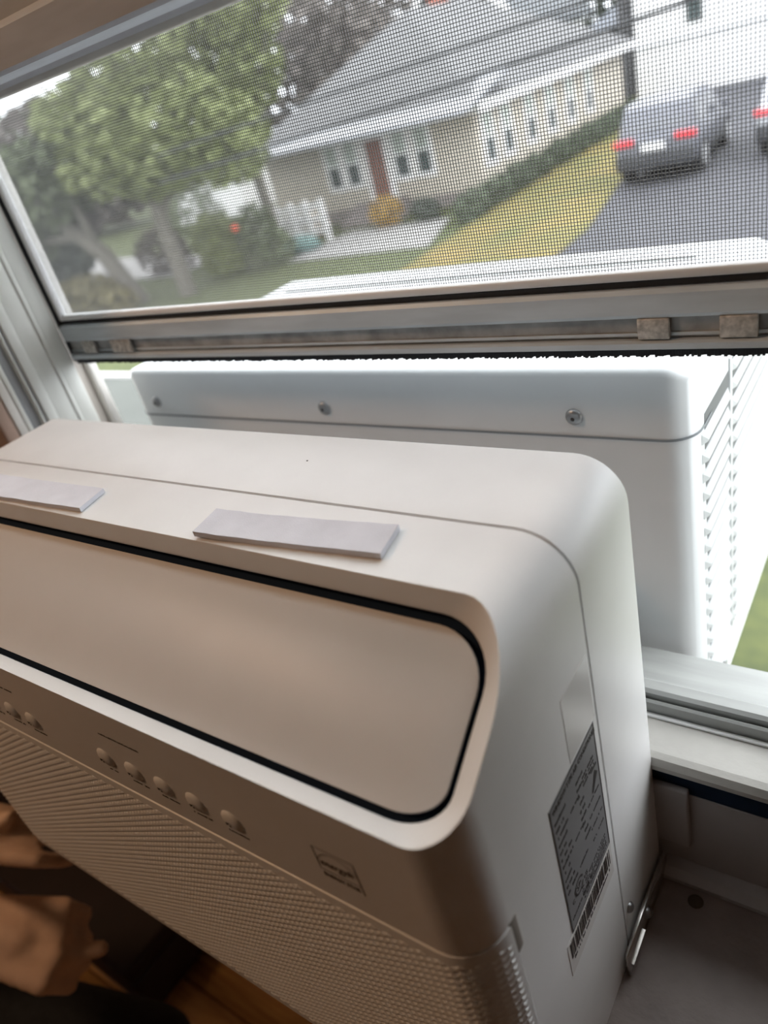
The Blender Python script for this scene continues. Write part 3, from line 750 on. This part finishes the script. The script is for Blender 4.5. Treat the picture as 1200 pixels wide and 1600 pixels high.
slab('street', [(-60, 20.5), (-19.2, 15.2), (-19.0, 17.5), (-58, 26)], G + .03, .025, concrete_m)
lp = tag(empty('invented_roof', (-3.4, 1.4, -1.0)), 'invented pale flat roof below the window, left of the outdoor unit', 'roof')  # made-up roof, added to give the pale tone beside the outdoor unit
PC(box('roof_deck', (-6, .105, -1.08), (-1.0, 2.9, -1.0), mat('pale_fill', (.062, .068, .060), .8, var=.05, scale=3)), lp); PC(box('roof_edge', (-6.04, 2.9, -1.14), (-.96, 2.95, -.98), trim_w), lp)
PC(box('support_post', (-1.2, 2.72, G), (-1.08, 2.84, -1.081), trim_w), lp)
# --- cream house
hs = tag(empty('cream_house', (-14.7, 26, G)), 'long cream clapboard house with grey roof seen through the screen', 'house')
def H(o): return PC(o, hs)
HX0, HX1, HY0, HY1, EV = -18.6, -10.7, 20.0, 32.5, -.82
H(box('wall', (HX0, HY0, G), (HX1, HY1, EV), siding_m))
H(box('foundation', (HX0 - .03, HY0 - .03, G), (HX1 + .03, HY1 + .03, G + .35), step_m))
def hip(name, x0, x1, y0, y1, z0, z1, ins, m, parentf, ov=.45, th=.12):
    x0 -= ov; x1 += ov; y0 -= ov; y1 += ov
    cx = (x0 + x1) / 2
    v = [(x0, y0, z0), (x1, y0, z0), (x1, y1, z0), (x0, y1, z0), (cx, y0 + ins, z1), (cx, y1 - ins, z1)]
    v += [(x, y, z - th) for x, y, z in v[:4]]
    f = [(0, 1, 4), (1, 2, 5, 4), (2, 3, 5), (3, 0, 4, 5), (0, 6, 7, 1), (1, 7, 8, 2), (2, 8, 9, 3), (3, 9, 6, 0), (6, 9, 8, 7)]
    return parentf(mesh(name, v, f, m))
hip('roof', HX0, HX1, HY0, HY1, EV + .06, 2.0, 4.6, roof_m, H)
H(box('fascia', (HX0 - .47, HY0 - .47, EV - .17), (HX1 + .47, HY0 - .44, EV + .05), trim_w))
H(box('fascia', (HX1 + .44, HY0 - .47, EV - .17), (HX1 + .47, HY1 + .47, EV + .05), trim_w))
# shallow pale porch roof along the front
H(prism('porch_roof', [(HY0 - 1.25, EV - .10), (HY0 - 1.25, EV), (HY0 + 1.6, EV + .62), (HY0 + 1.6, EV + .5)], 'x', HX0 - .6, HX1 + .47, porch_m))
def window(x, y, z0, z1, w, face, parentf):
    """white trimmed window; face 'y' looks at -y, 'x' looks at +x"""
    def B(n, a0, a1, b0, b1, d0, d1, m, par=None):
        o = box(n, (x + a0, y - d1, b0), (x + a1, y - d0, b1), m) if face == 'y' else box(n, (x + d0, y + a0, b0), (x + d1, y + a1, b1), m)
        return o
    fr = B('window', -w / 2 - .13, w / 2 + .13, z0 - .13, z1 + .13, 0, .05, trim_w); parentf(fr)
    mid = (z0 + z1) / 2
    for n, b0, b1, m in (('pane', z0, mid - .03, pane_m), ('blind', mid + .03, z1, shade_m)):
        o = B(n, -w / 2, w / 2, b0, b1, .05, .056, m); o.parent = fr; o.matrix_parent_inverse = fr.matrix_world.inverted() @ Matrix.Translation(-hs.location) if False else Matrix.Identity(4)
    return fr
for x in (-15.80, -15.05, -13.22, -12.45): window(x, HY0, -2.25, -1.05, .42, 'y', H)
for y in (20.7, 21.9, 23.6, 25.2, 26.9, 28.7): window(HX1, y, -2.35, -1.12, .46, 'x', H)
H(box('door_frame', (-14.62, HY0 - .05, G + .5), (-13.62, HY0, -.98), trim_w))
H(box('door', (-14.42, HY0 - .09, G + .55), (-13.82, HY0 - .05, -1.12), door_m))
for k in range(3): H(box('step', (-15.0 - .1 * k, HY0 - .5 - .36 * k, G), (-13.2 + .1 * k, HY0 - .14 - .36 * k, G + .5 - .16 * k), step_m))

# --- white garage and houses beyond
gr = tag(empty('white_garage', (-5, 40, G)), 'bright white building behind the cars at the end of the driveway', 'building')
def Gf(o): return PC(o, gr)
Gf(box('wall', (-11.4, 36.5, G), (3, 44, 1.9), trim_w))
Gf(box('siding_band', (-11.42, 36.45, -1.35), (3.02, 36.5, -1.20), mat('pale_grey_band', (.45, .46, .47), .6)))
hip('roof', -11.4, 3, 36.5, 44, 1.95, 4.2, 3.2, roof_m, Gf)
Gf(box('window', (-9.3, 36.42, -.75), (-8.7, 36.5, .25), pane_m)); Gf(box('garage_door', (-6.2, 36.42, G + .02), (-3.2, 36.5, -1.5), mat('garage_door_grey', (.55, .55, .56), .5)))
bh = tag(empty('gabled_house', (-23.5, 44, G)), 'white gabled house with a red brick chimney behind the cream house', 'house')
def Bf(o): return PC(o, bh)
Bf(box('wall', (-25.5, 41, G), (-18.5, 50, .9), trim_w))
Bf(mesh('gable', [(-25.5, 41, .9), (-18.5, 41, .9), (-22, 41, 4.9), (-25.5, 41.2, .9), (-18.5, 41.2, .9), (-22, 41.2, 4.9)], [(0, 1, 2), (5, 4, 3), (0, 3, 4, 1), (1, 4, 5, 2), (2, 5, 3, 0)], mat('grey_gable_siding', (.26, .26, .26), .7)))
Bf(mesh('roof', [(-26.0, 40.6, .4), (-22, 40.6, 4.97), (-18.0, 40.6, .4), (-26.0, 50.4, .4), (-22, 50.4, 4.97), (-18.0, 50.4, .4), (-26.0, 40.6, .75), (-22, 40.6, 5.35), (-18.0, 40.6, .75), (-26.0, 50.4, .75), (-22, 50.4, 5.35), (-18.0, 50.4, .75)],
        [(0, 3, 4, 1), (1, 4, 5, 2), (6, 7, 10, 9), (7, 8, 11, 10), (0, 1, 7, 6), (1, 2, 8, 7), (3, 9, 10, 4), (4, 10, 11, 5), (0, 6, 9, 3), (2, 5, 11, 8)], mat('slate_roof_dark', (.085, .092, .10), .8)))
for sx_ in (-1, 1): Bf(prism('rake_board', [(-22, 4.98), (-22, 5.42), (-22 + sx_ * 4.05, .80), (-22 + sx_ * 4.05, .36)], 'y', 40.45, 40.6, trim_w))
Bf(box('chimney', (-23.15, 40.55, 2.0), (-22.15, 40.98, 5.9), brick_m)); Bf(box('window', (-21.3, 40.92, .9), (-20.4, 41, 2.2), pane_m))
dk = tag(empty('dark_shed', (-13.2, 45, G)), 'dark slate shed in the gap between cream house and white building', 'shed')
PC(box('wall', (-15.6, 43, G), (-12.6, 48, -.4), mat('slate_siding', (.10, .11, .13), .8)), dk)
hip('roof', -15.6, -12.6, 43, 48, -.35, .7, 1.2, mat('slate_roof', (.13, .14, .16), .8), lambda o: PC(o, dk))
ws = tag(empty('white_shed', (-27, 27, G)), 'small white shed glimpsed behind the tree trunks', 'shed')
PC(box('wall', (-29.5, 25, G), (-25, 29, -1.3), trim_w), ws); hip('roof', -29.5, -25, 25, 29, -1.25, -.1, 1.6, roof_m, lambda o: PC(o, ws))

# --- cars
def car(name, loc, rz, paint, label, ln=4.6, w=1.86, h=1.70):
    r = tag(empty(name, loc, rz=rz), label, 'car')
    def C_(o): o.parent = r; return o
    hw = w / 2
    bm = bmesh.new()
    secs = [(.00, .45, .98, .92), (.10, .38, 1.04, .97), (.9, .34, 1.08, 1.0), (2.6, .34, 1.06, 1.0), (3.4, .34, 1.02, .99), (4.2, .36, .92, .95), (4.55, .42, .80, .86)]
    rings = []
    for y, z0, z1, k in secs:
        rings.append([bm.verts.new(p) for p in ((-hw * k * .94, y, z0), (-hw * k, y, z0 + .18), (-hw * k, y, z1 - .14), (-hw * k * .93, y, z1), (hw * k * .93, y, z1), (hw * k, y, z1 - .14), (hw * k, y, z0 + .18), (hw * k * .94, y, z0))])
    for a, b in zip(rings, rings[1:]):
        for i in range(8): bm.faces.new((a[i], a[(i + 1) % 8], b[(i + 1) % 8], b[i]))
    bm.faces.new(rings[0]); bm.faces.new(rings[-1][::-1])
    C_(frombm('car_body', bm, paint, None, True, 40))
    bm = bmesh.new(); secs = [(.12, 1.02, .90), (.42, h - .08, .80), (.60, h, .78), (2.1, h, .78), (2.4, h - .07, .79), (3.35, 1.02, .88)]
    rings = []
    for y, z1, k in secs: rings.append([bm.verts.new(p) for p in ((-hw * .93, y, 1.0), (-hw * k, y, z1), (hw * k, y, z1), (hw * .93, y, 1.0))])
    for a, b in zip(rings, rings[1:]):
        for i in range(4): bm.faces.new((a[i], a[(i + 1) % 4], b[(i + 1) % 4], b[i]))
    bm.faces.new(rings[0]); bm.faces.new(rings[-1][::-1])
    C_(frombm('cabin', bm, paint, None, True, 30))
    C_(mesh('rear_window', [(-hw * .74, .165, 1.13), (hw * .74, .165, 1.13), (hw * .70, .385, h - .17), (-hw * .70, .385, h - .17)], [(0, 1, 2, 3)], car_glass))
    C_(mesh('windscreen', [(-hw * .76, 3.26, 1.1), (hw * .76, 3.26, 1.1), (hw * .70, 2.50, h - .12), (-hw * .70, 2.50, h - .12)], [(3, 2, 1, 0)], car_glass))
    for s in (-1, 1):
        for y0, y1 in ((.55, 1.35), (1.45, 2.45)):
            C_(mesh('side_window', [(s * hw * .925, y0, 1.10), (s * hw * .925, y1 + .25, 1.10), (s * hw * .82, y1, h - .16), (s * hw * .82, y0 + .1, h - .16)], [(0, 1, 2, 3)] if s > 0 else [(3, 2, 1, 0)], car_glass))
        C_(box('tail_lamp', (s * hw * .50, -.035, .90), (s * hw * 1.0, .12, 1.03), tail_m, None, .02))
        C_(box('mirror', (s * hw * 1.0, 2.75, 1.02), (s * hw * 1.18, 2.9, 1.2), paint, None, .03))
        for y in (.85, 3.65):
            bm = bmesh.new(); bm_tube(bm, [(s * (hw - .22), y, .35), (s * (hw + .01), y, .35)], .35, 20)
            wh = C_(frombm('wheel', bm, tyre_m, None, True, 40))
            bm = bmesh.new(); bm_tube(bm, [(s * (hw + .005), y, .35), (s * (hw + .03), y, .35)], .23, 16)
            rm = frombm('rim', bm, rim_m, None, True, 40); rm.parent = wh
    C_(box('rear_bumper', (-hw * .96, -.10, .36), (hw * .96, .12, .72), car_dark, None, .05)); C_(box('plate', (-.26, -.115, .76), (.26, -.02, .90), plate_m))
    C_(box('sill_trim', (-hw * 1.005, 1.2, .30), (hw * 1.005, 3.3, .50), car_dark, None, .03))
    return r
car('parked_car', (-5.60, 18.85, G + .03), math.radians(2), car_m, 'dark slate car with red tail lamps parked on the driveway')
car('parked_car', (-2.75, 19.9, G + .03), math.radians(-2), car2_m, 'silver car cut off at the right edge beside the dark car')

# --- plants
def foliage(name, blobs, n, size, m, parent, seed=1):
    rnd = random.Random(seed); v = []; f = []
    tot = sum(b[3] * b[4] * b[5] for b in blobs)
    for cx, cy, cz, rx, ry, rz in blobs:
        for _ in range(int(n * rx * ry * rz / tot)):
            while True:
                p = (rnd.uniform(-1, 1), rnd.uniform(-1, 1), rnd.uniform(-1, 1)); q = sum(a * a for a in p)
                if q < 1 and rnd.random() < .25 + .75 * q: break
            c = Vector((cx + p[0] * rx, cy + p[1] * ry, cz + p[2] * rz))
            d = Vector((rnd.gauss(0, 1), rnd.gauss(0, 1), rnd.gauss(0, .6))).normalized(); e = d.orthogonal().normalized()
            e = (Matrix.Rotation(rnd.uniform(0, 6.28), 3, d) @ e); s = size * rnd.uniform(.6, 1.4); w = d.cross(e)
            i = len(v); v.extend([c - e * s, c + w * s * .55, c + e * s, c - w * s * .55]); f.append((i, i + 1, i + 2, i + 3))
    o = mesh(name, v, f, m); o['kind'] = 'stuff'
    return PC(o, parent)
def tree(name, loc, trunk, rad, branches, blobs, n, size, m, label, cat='tree', group=None, seed=1):
    r = tag(empty(name, loc), label, cat, group)
    if trunk: PC(tube('trunk', trunk, rad, bark_m, None, 9), r)
    for b, rr_ in branches: PC(tube('branch', b, rr_, bark_m, None, 6), r)
    foliage('foliage', blobs, n, size, m, r, seed)
    return r
T = -16.4
tree('leafy_tree', (T, 13.2, G), [(T, 13.2, G - .1), (T - .05, 13.25, -1.6), (T - .25, 13.4, .3), (T - .1, 13.6, 2.4)], [.24, .20, .16, .07],
     [([(T - .05, 13.25, -1.4), (T + .9, 13.7, .2), (T + 1.6, 14, 1.6)], [.11, .08, .03]), ([(T - .2, 13.4, 0), (T - 1.5, 13, 1.2), (T - 2.2, 12.8, 2.4)], [.10, .07, .03])],
     [(T + .2, 13.8, .6, 2.3, 1.9, 1.5), (T - 1.3, 13.2, 1.25, 1.5, 1.4, .95), (T + 1.9, 14.3, .1, 1.3, 1.2, 1.1), (T - 1.0, 13.0, .2, 1.3, 1.2, .8), (T + .3, 13.7, 2.6, 1.6, 1.5, 1.1)], 7500, .14, leaf_y, 'spring-green leafy tree with one upright trunk left of the cream house', seed=3)
tree('leaning_tree', (-18.3, 12.8, G), [(-18.1, 12.9, G - .1), (-18.6, 12.7, -1.9), (-20.0, 12.5, -.5), (-21.8, 12.3, 1.0)], [.28, .24, .18, .09],
     [([(-19.2, 12.6, -1.3), (-20.6, 12.2, -1.2), (-22.2, 11.9, -.6)], [.14, .09, .04]), ([(-18.8, 12.7, -1.7), (-18.6, 12.4, .2), (-18.9, 12.2, 1.4)], [.12, .08, .03])],
     [(-20.2, 12.6, .1, 2.0, 1.6, 1.15), (-21.8, 12.2, -.8, 1.7, 1.4, 1.2), (-19.0, 12.8, .7, 1.3, 1.2, .7)], 4200, .15, leaf_g, 'grey-green tree with a trunk leaning left at the left edge', seed=4)
tree('evergreen', (-25.2, 15.0, G), [(-25.2, 15.0, G - .1), (-25.2, 15.0, .2)], [.18, .06], [], [(-25.2, 15.0, -2.1, 1.9, 1.6, 1.3), (-25.0, 15.0, -1.0, 1.4, 1.2, 1.2)], 2600, .15, leaf_d, 'dark low evergreen behind the leaning trunk', seed=5)
tree('dry_shrub', (-19.6, 12.3, G), None, None, [], [(-19.6, 12.2, G + .45, 1.6, .9, .6), (-18.2, 12.0, G + .3, .9, .7, .45)], 1500, .10, leaf_o, 'olive dry shrub at the foot of the leaning tree', 'shrub', seed=6)
tree('tall_tree', (-15.8, 16.6, G), [(-15.8, 16.6, G - .1), (-15.9, 16.6, -.3), (-15.7, 16.7, 3.0)], [.19, .15, .06], [([(-15.9, 16.6, -.3), (-14.8, 16.5, 1.1), (-13.9, 16.5, 2.2)], [.09, .06, .03])],
     [(-15.9, 16.6, 1.6, 1.7, 1.4, 1.4), (-14.8, 16.5, 2.9, 1.5, 1.3, 1.1), (-16.8, 16.6, .1, 1.2, 1.0, .9)], 4200, .14, leaf_y, 'taller bright green tree rising beside the cream house roof', seed=7)
tree('small_evergreen', (-15.6, 15.6, G), [(-15.6, 15.6, G - .1), (-15.6, 15.6, -2.0)], [.08, .03], [], [(-15.6, 15.6, -2.35, .65, .6, .7), (-14.9, 15.4, -2.8, .6, .5, .45)], 650, .10, leaf_g, 'small dark bush in front of the white railing', 'shrub', seed=8)
for i, (x, y, r_, h_, m, lab) in enumerate(((-18.2, 16.4, .9, .8, leaf_y, 'loose green shrub behind the upright trunk'), (-20.4, 16.0, 1.0, .75, leaf_b, 'greyish twiggy shrub between the two trunks'),
        (-16.6, 14.9, .6, .5, leaf_y, 'low bright shrub right of the upright trunk'), (-22.4, 19.6, 1.3, 1.1, leaf_g, 'grey-green shrub beyond the leaning trunk'))):
    tree('garden_shrub', (x, y, G), None, None, [], [(x, y, G + h_ * .95, r_, r_ * .8, h_), (x + r_ * .6, y + .2, G + h_ * .6, r_ * .6, r_ * .5, h_ * .6)], 700, .10, m, lab, 'shrub', seed=40 + i)
k = 0
for x, y, z, rx, rz_, m, lab in ((-39, 56, 4.2, 6.5, 5.0, leaf_b, 'tall brown far tree standing behind the gabled house'), (-39, 27, .4, 5, 3.4, leaf_b, 'brown bare-branched far tree behind the leafy tree'), (-54, 34, .8, 6, 3.8, leaf_g, 'far grey-green tree at the top left of the screen'),
                         (-30.5, 38, 2.2, 5.5, 4.2, leaf_b, 'brown far tree left of the gabled house'), (-26.5, 68, 2.8, 8.0, 4.4, leaf_d, 'broad dark far tree rising behind the far end of the cream house'), (-13, 56, 1.2, 3.6, 3.0, leaf_d, 'dark far tree above the slate shed'), (-41, 15.5, -1.2, 4, 1.9, leaf_d, 'dark low far tree behind the evergreen'), (2, 68, 3, 6, 3.2, leaf_g, 'far tree behind the white building')):
    k += 1
    tree('far_tree', (x, y, G), [(x, y, G - .1), (x, y, z)], [.3, .12], [], [(x, y, z, rx, rx * .7, rz_), (x + rx * .5, y, z - 1.0, rx * .7, rx * .5, rz_ * .7)], 2600, .34, m, lab, 'tree', None, 20 + k)
tree('clipped_hedge', (-10.0, 24, G), None, None, [], [(-10.0, 17.9 + i * 1.45, G + .33, .42, .85, .42) for i in range(10)], 3600, .09, hedge_m, 'dark low hedge between the cream house and the lawn strip', 'hedge', seed=9)
tree('copper_shrub', (-13.0, 18.25, G), None, None, [], [(-13.0, 18.25, G + .42, .55, .4, .45)], 500, .07, mat('copper_leaf', (.30, .19, .05), .7), 'copper-yellow shrub right of the front steps', 'shrub', seed=10)
tree('copper_shrub', (-15.6, 18.25, G), None, None, [], [(-15.6, 18.25, G + .38, .4, .35, .4)], 350, .07, mat('copper_leaf', (.30, .19, .05), .7), 'copper-brown shrub left of the front steps', 'shrub', seed=11)
tree('green_shrub', (-11.7, 18.3, G), None, None, [], [(-11.7, 18.3, G + .3, .5, .4, .35)], 350, .07, leaf_d, 'dark shrub under the right front window', 'shrub', seed=12)

# --- white railing, teal cover, red ornament, pole and cables
rl = tag(empty('porch_railing', (-15.8, 17.4, G)), 'white wooden railing in front of the house steps', 'railing')
for z in (G + .25, G + .62, G + 1.0): PC(box('rail', (-17.6, 17.37, z), (-14.5, 17.43, z + .10), trim_w), rl)
for i in range(6): PC(box('post', (-17.6 + i * .59, 17.34, G), (-17.45 + i * .59, 17.46, G + 1.2), trim_w), rl)
for i in range(20): PC(box('baluster', (-17.45 + i * .145, 17.38, G + .3), (-17.40 + i * .145, 17.42, G + 1.0), trim_w), rl)
bm = bmesh.new(); ball(bm, (-14.9, 16.5, G + .16), .55, 3, (1.1, .8, .55))
for v in bm.verts:
    v.co.z = max(v.co.z, G + .045); v.co += Vector((random.uniform(-.04, .04), random.uniform(-.04, .04), 0))
tag(frombm('tarp_cover', bm, teal_m, None, True), 'teal cloth cover heaped on the ground by the railing', 'cover')
rb = tag(empty('hanging_feeder', (-15.9, 15.3, -2.1)), 'small red feeder in the dark bush left of the railing', 'feeder')
bm = bmesh.new(); ball(bm, (-15.35, 14.6, -2.05), .085, 2, (1, 1, 1.2)); PC(frombm('feeder_body', bm, red_m, None, True), rb)
PC(tube('feeder_hook', [(-15.35, 14.6, G), (-15.35, 14.6, -1.8)], .015, car_dark, None, 6), rb)
pp = tag(empty('utility_pole', (-11.9, 38.6, G)), 'thick dark pole in the gap beside the white building', 'pole')
PC(tube('pole', [(-12.5, 39.2, G - .1), (-12.5, 39.2, 5.5)], [.50, .42], pole_m, None, 12), pp)
def cable(p, q, sag, r, label):
    pts = []
    for i in range(17):
        t = i / 16; w = Vector(p).lerp(Vector(q), t); w.z -= sag * 4 * t * (1 - t); pts.append(w)
    tag(tube('power_cable', pts, r, wire_m, None, 6), label, 'cable')
cable((-14.5, 12, -.40), (-1.5, 12, .42), .04, .035, 'lower dark cable crossing in front of the cream house roof')
cable((-14.5, 12.2, .13), (-1.0, 12.2, .84), .02, .028, 'upper dark cable crossing above the cream house eave')
cable((-8.2, 32, .35), (1.5, 33, 1.6), .1, .05, 'thin cable crossing the top of the white building')
